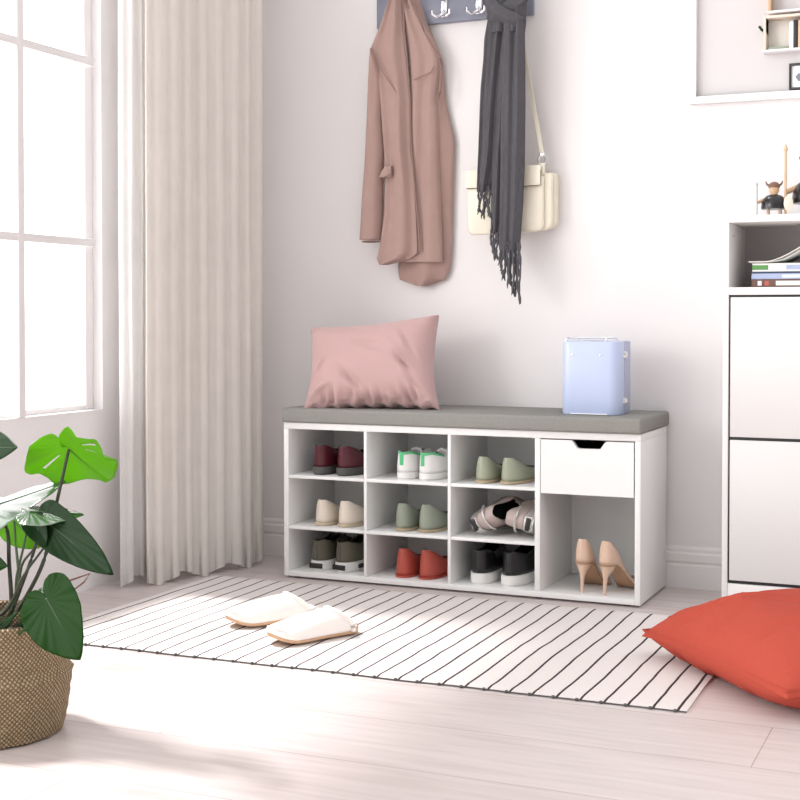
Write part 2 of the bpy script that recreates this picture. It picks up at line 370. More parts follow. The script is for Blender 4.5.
cr+=[(-.2,-.45,2.2,.28,.05,-.012),(.05,.42,-.35,.30,.06,-.006),(.2,.25,-.45,.26,.05,-.005),(-.75,-.1,1.2,.2,.04,-.008),(-.72,-.62,.8,.16,.05,.012)]
def tw(p,u,v,sg):
    p.x*=1+.06*max(0,-v)**2
    p.y+=.004*u*max(0,v)-.006*max(0,v)
    p.y+=.010*max(0,u)*max(0,v)
    q=max(0,abs(u)*abs(v)-.72)/.28          # little ears at the corners
    p.z+=sg*.010*q*(1-max(abs(u),abs(v))**8)*4
    if v<-.9: p.y-=.004*sin(u*26)*(1 if sg>0 else .4)
    p.y-=.008*max(0,-v)**3*(abs(u)**3)
    return p
cr=[(a,b,c,d,e,f*1.5) for a,b,c,d,e,f in cr]
pk=pillow('throw_pillow',.390,.264,.170,'pink',cr,pinch=.075,ex=.40,seed=2.3,tweak=tw)
tag(pk,'dusty pink velvet throw pillow with a gathered lower edge on the bench','pillow')
pk.rotation_euler=Euler((math.radians(74),math.radians(-3.0),math.radians(6)),'XYZ'); pk.location=(.231,-.212,.611)
cr=[(-.62,-.55,.9,.5,.035,-.010),(-.50,-.60,1.0,.45,.035,.008),(-.40,-.62,1.15,.5,.04,-.014),(-.30,-.66,1.2,.4,.03,.008),(-.72,-.30,.5,.4,.04,-.006),(.1,-.1,.7,.6,.08,-.006),(-.8,-.8,.78,.2,.05,.010),(.4,-.7,1.5,.3,.04,-.01),(-.1,-.75,1.5,.22,.035,-.010)]
def tw2(p,u,v,sg):
    r=max(0,math.hypot(u,v)-.6)
    q=max(0,u)*max(0,-v); p.x*=1-.13*q*q; p.y*=1-.13*q*q
    q=max(0,u)*max(0,v); p.x*=1-.08*q*q; p.y*=1-.08*q*q
    p.z-=.040*r if sg>0 else .020*r
    return p
rd=pillow('floor_cushion',.56,.52,.185,'red',cr,pinch=.06,ex=.40,seed=7.7,tweak=tw2)
tag(rd,'plump red cotton cushion lying half on the rug in front of the cabinet','cushion')
rd.rotation_euler=Euler((0,0,math.radians(-50)),'XYZ'); rd.location=(1.545,-.87,.080)

# ------------------------------------------------------------------ train case on the bench
cs=thing('vanity_case','small powder blue vanity case with chrome latches standing on the bench pad','case',(.885,-.17,.4895))
def rbox(x0,x1,y0,y1,z0,z1,rv,be=.004,sides=('l','r'),n=8,front=True,back=True):
    """vertical-edge rounded box"""
    pts=[]
    for cx,cy,a0,on in ((x1-rv,y0+rv,-90,front),(x1-rv,y1-rv,0,back),(x0+rv,y1-rv,90,back),(x0+rv,y0+rv,180,front)):
        if on:
            for k in range(n+1): a=math.radians(a0+90*k/n); pts.append((cx+rv*cos(a),cy+rv*sin(a)))
        else: pts.append((cx+math.copysign(rv,cx-(x0+x1)/2),cy+math.copysign(rv,cy-(y0+y1)/2)))
    c=Vector(((x0+x1)/2,(y0+y1)/2,0)); m=MB()
    def ring(z,ins): return [Vector((c.x+(p[0]-c.x)*(1-ins/(x1-x0)*2),c.y+(p[1]-c.y)*(1-ins/(y1-y0)*2),z)) for p in pts]
    m.grid([ring(z0,be),ring(z0+be*.3,be*.3),ring(z0+be,0),ring(z1-be,0),ring(z1-be*.3,be*.3),ring(z1,be)],True,True,True)
    return m
cx0,cx1,cyf,cym,cyb=-.080,.079,-.085,-.024,.065
body=rbox(cx0,cx1,cyf,cym-.002,0,.196,.027,back=False).build('case_shell','blue',cs)
lid=rbox(cx0,cx1,cym+.002,cyb,0,.196,.027,front=False).build('case_lid','blue_grey',cs)
rbox(cx0+.002,cx1-.002,cym-.003,cym+.003,.002,.194,.001).build('seam_band','darkblue',cs)
for z in (.036,.160):
    l=MB().box(cx1-.004,cx1+.004,cym-.012,cym+.014,z-.010,z+.010,.002).build('latch','chrome',cs)
    MB().box(cx1+.003,cx1+.010,cym-.010,cym+.002,z-.007,z+.007,.002).build('latch_lever','chrome',l)
for x in (-.065,.045): 
    hb=MB().tube([(x-.014,cym-.012,.195),(x-.012,cym-.012,.203),(x,cym-.012,.206),(x+.016,cym-.012,.204),(x+.020,cym-.012,.195)],.0032,8).build('handle_bracket','chrome',cs)
MB().tube([(x,cym-.012,.2045) for x in (-.055,-.02,.0,.03,.042)],.0025,8).build('handle','chrome',cs)
for x in (-.080,.030): MB().lathe([(0,.0),(.0035,.0),(.003,.002),(0,.003)],(0,0,0),12).build('rivet','chrome',cs)
rv=[o for o in cs.children if o.name.startswith('rivet')]
for o,x in zip(rv,(-.046,.03)): o.location=(x,cyf+.001,.160); o.rotation_euler=(PI/2,0,0)
MB().tube([(cx0+.03,cyf-.0005,.0025),(cx1-.03,cyf-.0005,.0025)],.0022,8).build('base_bead','chrome',cs)

# ------------------------------------------------------------------ shoes
def outline(L,W,n=40,toe=2.0,heel=2.4,wf=None):
    """half width along s"""
    wf=wf or [(0,0),(.006,.16),(.02,.31),(.045,.46),(.09,.60),(.15,.69),(.25,.75),(.38,.76),(.5,.82),(.62,.94),(.72,1),(.80,.985),(.88,.86),(.94,.64),(.98,.38),(1,0)]
    ss=[.5-.5*cos(PI*i/n) for i in range(n+1)]
    return [(s,curve(wf,s)*W/2) for s in ss]
def shoe(name,label,L,W,upper_m,sole_m,lining_m,st,hh,open_to=.58,hp=None,zb=None,wf=None,group=None,heel_inset=.22,lace=None,cat='shoe',sole_out=.003,toe_h=None,solefront=True):
    """hh: height profile of rim / vamp above the sole top; zb: underside height"""
    zb=zb or (lambda s:0); o_=outline(L,W,wf=wf); root=thing(name,label,cat,group=group)
    up=MB(); K=9
    def P(s,x,k,sg):
        a=k/K*PI/2; h=curve(hh,s); 
        ins=lerp(heel_inset,.42,sm((s-.2)/.3)) if s<open_to else lerp(.42,1,sm((s-open_to)/.05))
        xx=x*(1-ins*(1-cos(a))); 
        yb_=0
        if s<.2: yb_=(.2-s)/.2*heel_inset*.10*L*(1-cos(a))*.5
        return Vector((sg*xx,s*L+yb_,zb(s)+st+h*sin(a)))
    for sg in (-1,1): up.grid([[P(s,x,k,sg) for k in range(K+1)] for s,x in o_])
    upo=up.build('upper',upper_m,root,mods=[SOL(.0022,-1)])
    so=MB(); top=[];bot=[]
    out=lambda s,x,e:(x+e if 0<x else 0)
    loop=[(s,x,1) for s,x in o_]+[(s,x,-1) for s,x in o_[-2:0:-1]]
    rows=[]
    for e,zf in ((-.004,0.0),(0,.12),(1,.2),(1,.95),(0,1.0)):
        rows.append([Vector((sg*max(0,x+(sole_out*e if x>0 else 0)) ,s*L+(sole_out*e if s>.5 else -sole_out*e)*(1 if (s<.04 or s>.96) else 0)*1.0,zb(s)+st*zf)) for s,x,sg in loop])
    so.grid(rows,True)
    n=len(o_)
    for zf in (0,1):
        so.grid([[Vector((sg*x*.98,s*L,zb(s)+st*zf)) for sg in (-1,0,1)] for s,x in o_])
    soo=so.build('sole',sole_m,root)
    li=MB(); li.grid([[Vector((sg*x*.93,s*L*.97+.004,zb(s)+st+.003)) for sg in (-1,0,1)] for s,x in o_])
    li.build('insole',lining_m,root)
    # dark lining seen inside the opening
    ln=MB()
    for sg in (-1,1): ln.grid([[P(s,x*.93,k,sg)+Vector((0,.003*(1-2*s),-.001)) for k in range(K+1)] for s,x in o_ if .0<s<open_to])
    ln.build('lining',lining_m,root)
    root['_L']=L
    if lace:
        for q in range(4):
            s=open_to+.015+q*.045; h=curve(hh,s)+st+zb(s)+.001; w=curve([(s_,x_) for s_,x_ in o_],s)
            l=MB().tube([Vector((w*.62*sin(a),s*L,st+zb(s)+(curve(hh,s))*cos(a*.98)*1.0+.0025)) for a in [(-.55+.11*k) for k in range(11)]],.0022,6).build('lace',lace,root)
    return root
def place(r,x,y,z,rz=0,rx=0,ry=0):
    r.location=(x,y,z); r.rotation_euler=(rx,ry,rz); return r
def copy_tree(o,label,parent=None):
    c=o.copy(); col.objects.link(c)
    if parent: c.parent=parent
    else: c['label']=label
    for ch in list(o.children): copy_tree(ch,None,c)
    return c
SH1,SH2,SH3=.021,.151,.297   # shelf tops: bottom, middle, upper
yh=BF+.028
low=[(0,.060),(.06,.062),(.2,.052),(.35,.036),(.5,.034),(.58,.040),(.7,.034),(.85,.026),(.95,.017),(1,.010)]
flat=[(0,.052),(.05,.053),(.2,.043),(.4,.030),(.55,.026),(.66,.030),(.8,.026),(.93,.018),(1,.008)]
sneak=[(0,.055),(.05,.058),(.15,.052),(.3,.044),(.45,.052),(.55,.058),(.7,.046),(.85,.034),(.95,.024),(1,.012)]
def pair(f,xs,z,labels,turn=(0,-.06),y=yh):
    a=f(labels[0]); b_=copy_tree(a,labels[1])
    place(a,xs[0]-.016,y,z,.02); place(b_,xs[1]-.028,y,z,-.12); b_.scale=(-1,1,1) if False else (1,1,1)
    return a,b_
# burgundy loafers, upper shelf left
g='pair of burgundy shoes'
a,b_=pair(lambda l:shoe('loafer',l,.25,.078,'burgundy_leather','charcoal_rubber','black_lining',.024,low,group=g),(.112,.196),SH3,
 ('burgundy leather shoe at the left of the top left cubby','burgundy leather shoe at the right of the top left cubby'),(.0,-.04))
# white sneakers with green heel tabs
def wsn(l):
    r=shoe('sneaker',l,.25,.080,'white_leather','white_rubber','black_lining',.020,sneak,group='pair of white and green sneakers',lace='white_leather',cat='sneaker')
    hp=MB(); o_=outline(.25,.080)
    def Q(s,x,k,sg,e): 
        a=k/9*PI/2; ins=.22; return Vector((sg*(x*(1-ins*(1-cos(a)))+e),s*.25-(.0016)+ (.2-s)/.2*.22*.10*.25*(1-cos(a))*.5,.020+curve(sneak,s)*sin(a)))
    for sg in (-1,1): hp.grid([[Q(s,x,k,sg,.0012 if x>0 else 0) for k in (6.4,7,8,9)] for s,x in o_ if s<.30])
    hp.build('heel_tab','green_suede',r,mods=[SOL(.002,1)])
    st=MB(); st.box(-.009,.002,-.0035,.0,.040,.072,.001); st.build('heel_stripe','green_suede',r)
    tg=MB(); tg.grid([[Vector((.024*sin(a)*(1-.3*f),.125-.022*f,.052+.030*f-.006*abs(sin(a)))) for a in [-1.2+.3*k for k in range(9)]] for f in (0,.25,.5,.75,1)]); tg.build('tongue','white_leather',r,mods=[SOL(.003)])
    return r
pair(wsn,(.377,.453),SH3,('white and green sneaker at the left of the top middle cubby','white and green sneaker at the right of the top middle cubby'),(0,-.05))
def flats(m,g,so='gum',hp=flat,name='flat_shoe',st=.009,lin='black_lining',W=.078):
    return lambda l:shoe(name,l,.24,W,m,so,lin,st,hp,group=g,open_to=.66,heel_inset=.42,cat='shoe')
flatA=[(0,.064),(.05,.064),(.2,.052),(.4,.034),(.55,.028),(.66,.030),(.8,.026),(.93,.018),(1,.008)]
pair(flats('sage_patent','pair of sage patent flats, upper shelf',hp=flatA),(.610,.692),SH3,('sage green patent flat shoe at the left of the top right cubby','sage green patent flat shoe at the right of the top right cubby'),(0,-.12))
pair(flats('ivory_leather','pair of ivory flats','ivory_sole',[(a,b*1.03) for a,b in flatA],lin='brown_lining',W=.080),(.118,.200),SH2,('ivory leather flat at the left of the middle row, left cubby','ivory leather flat at the right of the middle row, left cubby'),(0,-.03))
pair(flats('sage_dark','pair of sage green flats, middle shelf',hp=[(a,b*1.08) for a,b in flatA]),(.370,.450),SH2,('sage green flat at the left of the middle cubby','sage green flat at the right of the middle cubby'),(0,-.05))
pair(flats('terracotta_leather','pair of terracotta flats','terracotta_leather',[(a,b*1.18) for a,b in flatA],st=.006),(.372,.451),SH1,('terracotta red flat at the left of the bottom middle cubby','terracotta red flat at the right of the bottom middle cubby'),(0,-.05))
def olive(l):
    r=shoe('sneaker',l,.25,.080,'olive_canvas','white_rubber','black_lining',.030,sneak,group='pair of olive sneakers',lace='olive_canvas',cat='sneaker',sole_out=.004)
    MB().box(-.022,.020,-.0068,-.003,.008,.023,.002).build('heel_insert','black_leather',r)
    MB().box(.0315,.0395,.045,.085,.009,.021,.002).build('side_insert','black_leather',r)
    MB().tube([(0,.0035,.085-.0),(0,-.001,.07),(0,-.0025,.05),(0,-.0025,.034)],.003,6).build('heel_strip','charcoal_rubber',r)
    return r
pair(olive,(.108,.194),SH1,('olive canvas sneaker at the left of the bottom left cubby','olive canvas sneaker at the right of the bottom left cubby'),(0,-.04))
def blk(l):
    r=shoe('sneaker',l,.255,.086,'black_leather','white_rubber','black_lining',.030,[(a,b*1.12) for a,b in sneak],group='pair of black sneakers',lace='black_leather',cat='sneaker',sole_out=.004)
    return r
pair(blk,(.601,.697),SH1,('black leather sneaker with white sole at the left of the bottom right cubby','black leather sneaker with white sole at the right of the bottom right cubby'),(0,-.04))
# mauve and silver runners lying on their sides
def run(l):
    r=shoe('running_shoe',l,.24,.082,'mauve_mesh','silver_foil','black_lining',.026,[(a,b*.95) for a,b in sneak],group='pair of mauve and silver running shoes',lace='mauve_mesh',cat='sneaker',sole_out=.004)
    MB().box(-.018,.018,-.0068,-.003,.006,.020,.002).build('heel_insert','black_leather',r)
    MB().tube([Vector((sin(a)*.036,.035-.036*cos(a)*1.05+.001,.050)) for a in [-1.3+.26*k for k in range(11)]],.0035,6).build('heel_band','silver_foil',r)
    return r
ra=run('mauve and silver running shoe tipped on its side at the left of its cubby'); rb_=copy_tree(ra,'mauve and silver running shoe lying with its sole against the right divider of its cubby')
place(ra,.556,-.268,SH2+.047,rz=-.50,ry=math.radians(62)); place(rb_,.705,-.293,SH2+.002,rz=.02,ry=math.radians(0))
def settle(r,z):
    M=r.rotation_euler.to_matrix()
    lo=min((M@v.co).z for c in r.children if c.type=='MESH' for v in c.data.vertices)
    r.location.z=z-lo+.0035
def tip_over(r,x,y,yaw,pitch,roll,z):
    r.rotation_euler=(Matrix.Rotation(yaw,3,'Z')@Matrix.Rotation(pitch,3,'X')@Matrix.Rotation(roll,3,'Y')).to_euler()
    r.location=(x,y,0); settle(r,z)
tip_over(ra,.566,-.292,-.20,.075,math.radians(60),SH2)
tip_over(rb_,.742,-.296,.0,.03,math.radians(-80),SH2)
# nude stiletto pumps
def pump(l):
    def zb(s): return .076*(1-sm((s-.10)/.60)) if s>.10 else .076
    wf=[(0,0),(.015,.28),(.05,.46),(.12,.58),(.22,.60),(.4,.58),(.55,.72),(.68,1),(.76,.96),(.86,.66),(.94,.34),(1,0)]
    r=shoe('stiletto_pump',l,.205,.080,'nude_leather','nude_sole','nude_leather',.005,[(0,.062),(.05,.062),(.2,.046),(.4,.024),(.55,.018),(.70,.026),(.85,.024),(.95,.014),(1,.006)],open_to=.72,zb=zb,wf=wf,group='pair of nude pumps',heel_inset=.5,cat='shoe',sole_out=.001)
    h=MB(); rows=[]
    for z,a,b_,yc in ((.077,.0205,.024,.027),(.066,.0165,.020,.024),(.054,.0095,.0115,.017),(.042,.0060,.0070,.013),(.02,.0045,.0050,.0105),(.0,.0042,.0045,.0095)):
        rows.append([Vector((a*cos(2*PI*j/16),yc+b_*sin(2*PI*j/16),z)) for j in range(16)])
    h.grid(rows,True,True,True); h.build('heel','nude_leather',r); return r
pa=pump('nude stiletto pump at the left of the open compartment'); pb=copy_tree(pa,'nude stiletto pump at the right of the open compartment')
place(pa,.876,-.296,.021,-.02); place(pb,.937,-.305,.021,-.30)
# slippers on the rug
def slipper(l):
    r=thing('slipper',l,'slipper',group='pair of white slippers')
    L,W=.240,.094
    wf=[(0,0),(.015,.38),(.05,.62),(.12,.78),(.3,.80),(.5,.88),(.68,1),(.8,.97),(.9,.78),(.96,.52),(1,0)]
    o_=outline(L,W,wf=wf,n=44); loop=[(s,x,1) for s,x in o_]+[(s,x,-1) for s,x in o_[-2:0:-1]]
    zt=lambda s:.004+.018*max(0,(s-.75)/.25)**2
    m=MB(); m.grid([[Vector((sg*x*k,s*L,zt(s)+z)) for s,x,sg in loop] for z,k in ((0,.90),(.002,.97),(.010,1.0),(.013,.98))],True)
    for z,k in ((0,.90),(.013,.98)): m.grid([[Vector((sg*x*k,s*L,zt(s)+z)) for sg in (-1,0,1)] for s,x in o_])
    m.build('sole','tan',r)
    m=MB(); m.grid([[Vector((sg*x*k,.003+s*L*.985,zt(s)+z)) for s,x,sg in loop] for z,k in ((.0125,.97),(.020,.99),(.024,.94))],True)
    m.grid([[Vector((sg*x*.94,.003+s*L*.985,zt(s)+.024)) for sg in (-1,0,1)] for s,x in o_]); m.build('insole','felt_in',r)
    m=MB(); K=14; rows=[]
    s0=.33
    for s,x in o_:
        if s<s0-.02: continue
        h=curve([(s0-.05,.053),(.4,.053),(.6,.047),(.8,.037),(.92,.025),(1,.008)],s); row=[]
        for k in range(2*K+1):
            a=-PI/2+PI*k/(2*K); row.append(Vector(((x*1.06)*sin(a),s*L - .045*(abs(sin(a))**2.2)*(1-sm((s-s0)/.3))+ .002,zt(s)+.008+h*cos(a)**.85)))
        rows.append(row)
    m.grid(rows); o=m.build('upper','felt',r,mods=[SOL(.008,1),SUB])
    rim=[p+Vector((0,-.001,.0)) for p in rows[0]]
    MB().tube(rim,.0060,8).build('cuff','felt',r)
    return r
sa=slipper('white plush slipper nearer the camera, lying on the striped rug'); sb=copy_tree(sa,'white plush slipper nearer the window, lying on the striped rug')
place(sa,.490,-.868,.0062,rz=math.radians(180-30)); place(sb,.328,-.765,.0062,rz=math.radians(180-35))

# ------------------------------------------------------------------ rug
rg=MB(); NX,NY=90,50; RX0,RX1,RY0,RY1=-.19,1.332,-1.222,-.392
def rp_(i,j,top):
    u=i/NX; v=j/NY; x=lerp(RX0,RX1,u); y=lerp(RY0,RY1,v)
    x+=.006*noise.noise(Vector((u*3,v*4,1)))+ (.012*u*(1-v)); y+=.006*noise.noise(Vector((u*9,v*2,5)))+.02*u*(1-v)
    e=min(u,1-u,v,1-v); z=.0055+.0012*noise.noise(Vector((x*7,y*7,0)))
    if min(u*1.8,(1-u)*1.8,v,1-v)<.008: z=.004
    return Vector((x,y,z if top else .0005))
rg.grid([[rp_(i,j,True) for j in range(NY+1)] for i in range(NX+1)])
rg.grid([[rp_(i,j,False) for j in range(NY+1)] for i in range(NX+1)])
edge=[(i,0) for i in range(NX)]+[(NX,j) for j in range(NY)]+[(i,NY) for i in range(NX,0,-1)]+[(0,j) for j in range(NY,0,-1)]
rg.grid([[rp_(i,j,True) for i,j in edge],[rp_(i,j,False) for i,j in edge]],True)
rug=thing('rug','off-white flatweave rug with thin dark stripes lying before the bench','rug',(0,0,0))
rg.build('rug_weave','rug',rug)
bd=MB(); bd.tube([rp_(i,0,True)*1.0+Vector((0,-.001,-.0018)) for i in range(NX+1)],.0013,6); bd.build('edge_cord','charcoal_rubber',rug)
x=-.19+.022
while x<1.34:
    MB().lathe([(0,.0),(.0036,.0012),(.0042,.0034),(.003,.0058),(0,.0066)],(x,RY0-.003+.02*(x-RX0)/1.52,0.0),8).build('edge_knot','charcoal_rubber',rug); x+=.0481

# ------------------------------------------------------------------ tall cabinet at the right
CX0,CX1,CF=1.238,1.86,-.27
cb=thing('shoe_cabinet','tall white cabinet with an open top niche and two flap doors','cabinet',((CX0+CX1)/2,-.15,0))
def cp(name,m,*a,bev=.0012): return MB().box(*a,bev).build(name,m,cb,world=True)
cp('side_panel','cab',CX0,CX0+.014,CF,-.017,0,.989); cp('side_panel','cab',CX1-.014,CX1,CF,-.017,0,.989)
cp('top_panel','cab',CX0,CX1,CF,-.017,.989,1.006); cp('shelf','cab',CX0+.014,CX1-.014,CF,-.024,.806,.825)
cp('back_panel','board',CX0+.014,CX1-.014,-.024,-.018,.02,.989,bev=0); cp('plinth','cab',CX0+.014,CX1-.014,CF+.002,CF+.016,0,.072)
cp('door','door',CX0+.0185,CX1-.018,CF+.001,CF+.017,.446,.8); cp('door','door',CX0+.0185,CX1-.018,CF+.001,CF+.017,.081,.438)
cp('door_gap_shade','black',CX0+.014,CX1-.014,CF+.008,CF+.020,.0725,.806,bev=0)  # black sheet behind the doors, put in as the shade of their gaps
for y in (-.22,-.10): MB().tube([(CX0+.0138,y,.958),(CX0+.018,y,.958)],.0035,10).build('shelf_pin','chrome',cb,world=True)
# books in the niche
def book(label,x0,w,d,z0,t,m,rz,strip,grp,name='book'):
    r=thing(name,label,'book',(x0+w/2,-.15,z0),rz,grp)
    c=MB(); c.box(-w/2,w/2,-d/2,-d/2+.003,0,t,.0012); c.box(-w/2,w/2,-d/2,d/2,0,.002,.0004); c.box(-w/2,w/2,-d/2,d/2,t-.002,t,.0004); c.build('cover',m,r)
    MB().box(-w/2+.003,w/2-.003,-d/2+.003,d/2-.003,.002,t-.002,0).build('pages','paper',r)
    for a,b_,mm in strip: MB().box(lerp(-w/2,w/2,a),lerp(-w/2,w/2,b_),-d/2-.0004,-d/2+.001,t*.22,t*.78,0).build('spine_print',mm,r)
    return r
sh('book_brown',(.13,.065,.05),.6); sh('book_blue',(.36,.42,.60),.6); sh('book_white',(.70,.72,.70),.6); sh('book_green',(.09,.27,.07),.6); sh('book_navy',(.05,.07,.13),.6)
GB='stack of books in the cabinet niche'
book('brown spined book at the bottom of the stack in the niche',1.303,.25,.17,.825,.021,'book_brown',.0,[(.06,.10,'book_white'),(.13,.17,'terracotta_leather'),(.24,.62,'paper')],GB)
book('pale blue book second from the bottom of the stack',1.302,.252,.17,.846,.014,'book_blue',.01,[(.3,.8,'book_white')],GB)
book('thin navy book between the blue and the white ones',1.306,.246,.168,.860,.005,'book_navy',0,[],GB)
book('white book with green spine end on the stack in the niche',1.305,.248,.17,.865,.021,'book_white',-.01,[(0,.16,'book_green'),(.34,.9,'book_blue')],GB)
ob=thing('open_book','open paperback lying face down on top of the book stack','book',(1.42,-.15,.886))
def ok(x): 
    return .003+.044*max(0,1-abs(x-.015)/.095)**1.5
rows=[]
for i in range(33):
    x=lerp(-.125,.15,i/32); z=ok(x); rows.append([Vector((x,-.088,z)),Vector((x,.088,z))])
MB().grid(rows).build('cover','paper',ob,mods=[SOL(.0022,1)])
rows=[[r[0]+Vector((0,.004,-.006*min(1,max(0,r[0].z-.004)/.01))),r[1]+Vector((0,-.004,-.006*min(1,max(0,r[1].z-.004)/.01)))] for r in rows[2:-2]]
MB().grid(rows).build('pages','book_white',ob,mods=[SOL(.002,0)])

# little wooden warriors on the cabinet
def figure(label,x,y,s,spear,shield,group):
    r=thing('wooden_figurine',label,'figurine',(x,y,1.006),group=group)
    for sg in (-1,1):
        l=MB().lathe([(0,.002*s),(.0042*s,.002*s),(.0038*s,.020*s),(0,.020*s)],(sg*.0115*s,0,0),12).build('leg','paleply',r)
        MB().lathe([(0,0),(.0070*s,0),(.0070*s,.0015*s),(.004*s,.004*s),(0,.004*s)],(0,0,0),14).build('foot','black',r).location=(sg*.0115*s,-.002*s,0)
    MB().lathe([(0,.017*s),(.0245*s,.017*s),(.0250*s,.021*s),(.0240*s,.030*s),(.0205*s,.038*s),(.0140*s,.0435*s),(.007*s,.0455*s),(0,.046*s)],n=28).build('body','black_leather',r)
    hd=MB().lathe([(0,.044*s),(.006*s,.045*s),(.0095*s,.052*s),(.0100*s,.058*s),(.0085*s,.063*s),(0,.066*s)],n=20).build('head','wood',r)
    MB().lathe([(.0085*s,.0585*s),(.0112*s,.059*s),(.0108*s,.064*s),(.007*s,.069*s),(0,.071*s)],n=20).build('helmet','brown',hd)
    for sg in (-1,1): MB().tube([(sg*.009*s,0,.063*s),(sg*.014*s,0,.066*s),(sg*.0165*s,0,.072*s)],[.0026*s,.002*s,.0008*s],8).build('horn','brown',hd)
    MB().tube([(0,-.0095*s,.0560*s),(0,-.0130*s,.0550*s)],.0018*s,8).build('nose','wood',hd)
    for sg in (-1,1): MB().tube([(sg*.019*s,-.004*s,.036*s),(sg*.027*s,-.012*s,.031*s),(sg*.030*s,-.016*s,.030*s)],.0032*s,8).build('arm','wood',r)
    sp,mm,hgt,rad=spear
    sp_=MB().tube([(-.030*s,-.018*s,.001),(-.030*s,-.018*s,hgt*.9)],rad,8).build('spear',mm,r)
    MB().tube([(-.030*s,-.018*s,hgt*.9),(-.030*s,-.018*s,hgt*.93),(-.030*s,-.018*s,hgt)],[rad*1.8,rad*1.6,.0003],8).build('spear_tip',mm,sp_)
    if shield:
        sd=MB().lathe([(0,0),(.016*s,0),(.016*s,.002*s),(.004*s,.004*s),(0,.005*s)],n=20).build('shield','paleply',r); sd.rotation_euler=(PI/2,0,0); sd.location=(.030*s,-.019*s,.026*s); sd.scale=(.55,.95,1)
    return r
sh('grey_metal',(.35,.35,.36),.4,metal=.5)
figure('small black wooden figurine holding a thin grey spear on the cabinet top',1.345,-.15,1.32,('s','grey_metal',.092,.0016),True,'wooden figurines on the cabinet')
figure('large black wooden figurine holding a tall wooden spear on the cabinet top',1.440,-.115,2.2,('s','wood',.190,.0034),True,'wooden figurines on the cabinet')

# ------------------------------------------------------------------ framed mirror at upper right, its reflection built as solid shelves
fx0,fz0,fx1,fz1=1.098,1.332,1.90,2.05
fm=thing('mirror_frame','large thin white frame hanging on the wall at upper right','frame',(1.5,-.02,fz0))
f=MB(); f.box(fx0,fx1,-.026,-.001,fz0,fz0+.019); f.box(fx0,fx1,-.026,-.001,fz1-.019,fz1); f.box(fx0,fx0+.019,-.026,-.001,fz0+.019,fz1-.019); f.box(fx1-.019,fx1,-.026,-.001,fz0+.019,fz1-.019)
f.build('moulding','white',fm,world=True)
MT['print']=mat('mirror_grey_board',(.63,.605,.61),.6,nscale=4,namt=.03)  # even grey board in place of the mirror surface
MB().box(fx0+.018,fx1-.018,-.008,-.001,fz0+.018,fz1-.018,0).build('backing_board','print',fm,world=True)
def crate(label,x0,x1,z0,z1,d,m1,m2):
    r=thing('box_shelf',label,'shelf',((x0+x1)/2,-.0085,z0)); 
    c=MB(); t=.007
    c.box(x0,x0+t,-.0085-d,-.0085,z0,z1); c.box(x1-t,x1,-.0085-d,-.0085,z0,z1); c.box(x0+t,x1-t,-.0085-d,-.0085,z1-t,z1); c.build('shelf_box',m1,r,world=True)
    MB().box(x0-.003,x1,-.0085-d-.001,-.0085,z0-.005,z0,.001).build('shelf_base','white',r,world=True)
    MB().box(x0+t,x1-t,-.0105,-.0085,z0,z1-t,0).build('back_board',m2,r,world=True); return r
crate('reflected pale wooden box shelf with books, built solid inside the white frame',1.300,1.50,1.458,1.548,.045,'paleply','paper')
crate('reflected upper wooden box shelf built solid inside the frame, cut off by the top of the photo',1.312,1.52,1.560,1.66,.045,'wood','print')
for x,w_,h_,m_,lb in ((1.372,.010,.070,'white','reflected thin white book standing on the lower box shelf'),(1.383,.012,.074,'black','reflected black book standing beside the white one on the box shelf'),(1.400,.022,.072,'wood','reflected orange-brown book at the right end of the box shelf')):
    o=MB().box(x-w_/2,x+w_/2,-.050,-.014,1.458,1.458+h_,.001).build('small_book',m_); tag(o,lb,'book','books on the box shelf')
o=MB().box(1.312,1.365,-.045,-.014,1.458,1.466,.001).build('flat_book','sage_dark'); tag(o,'reflected flat greenish book lying on the lower box shelf','book')
kb=thing('wall_knob','reflected tiny dark green knob beside the wooden box shelf','knob',(1.292,-.008,1.518))
MB().tube([(1.292,-.008,1.518),(1.292,-.030,1.518)],.003,8).build('stem','leaf_dark',kb,world=True); MB().tube([(1.286,-.028,1.526),(1.292,-.033,1.517),(1.300,-.030,1.512)],.0035,8).build('cap','leaf_dark',kb,world=True)
sp=thing('small_picture','reflected small black framed picture with a pale mat below the box shelf','picture',(1.43,-.0085,1.354))
s_=MB(); a0,a1,b0,b1=1.362,1.49,1.354,1.424; t=.006
s_.box(a0,a1,-.018,-.0085,b0,b0+t); s_.box(a0,a1,-.018,-.0085,b1-t,b1); s_.box(a0,a0+t,-.018,-.0085,b0+t,b1-t); s_.box(a1-t,a1,-.018,-.0085,b0+t,b1-t); s_.build('frame','black',sp,world=True)
pm=MB().box(a0+t,a1-t,-.012,-.0085,b0+t,b1-t,0).build('mat_board','white',sp,world=True)
MB().prism([(a0+.016,b0+.035),(a0+.024,b0+.044),(a0+.05,b0+.034),(a0+.05,b0+.028),(a0+.024,b0+.022)],'y',-.0125,-.012).build('print_shape','slate',pm,world=True,smooth=False)

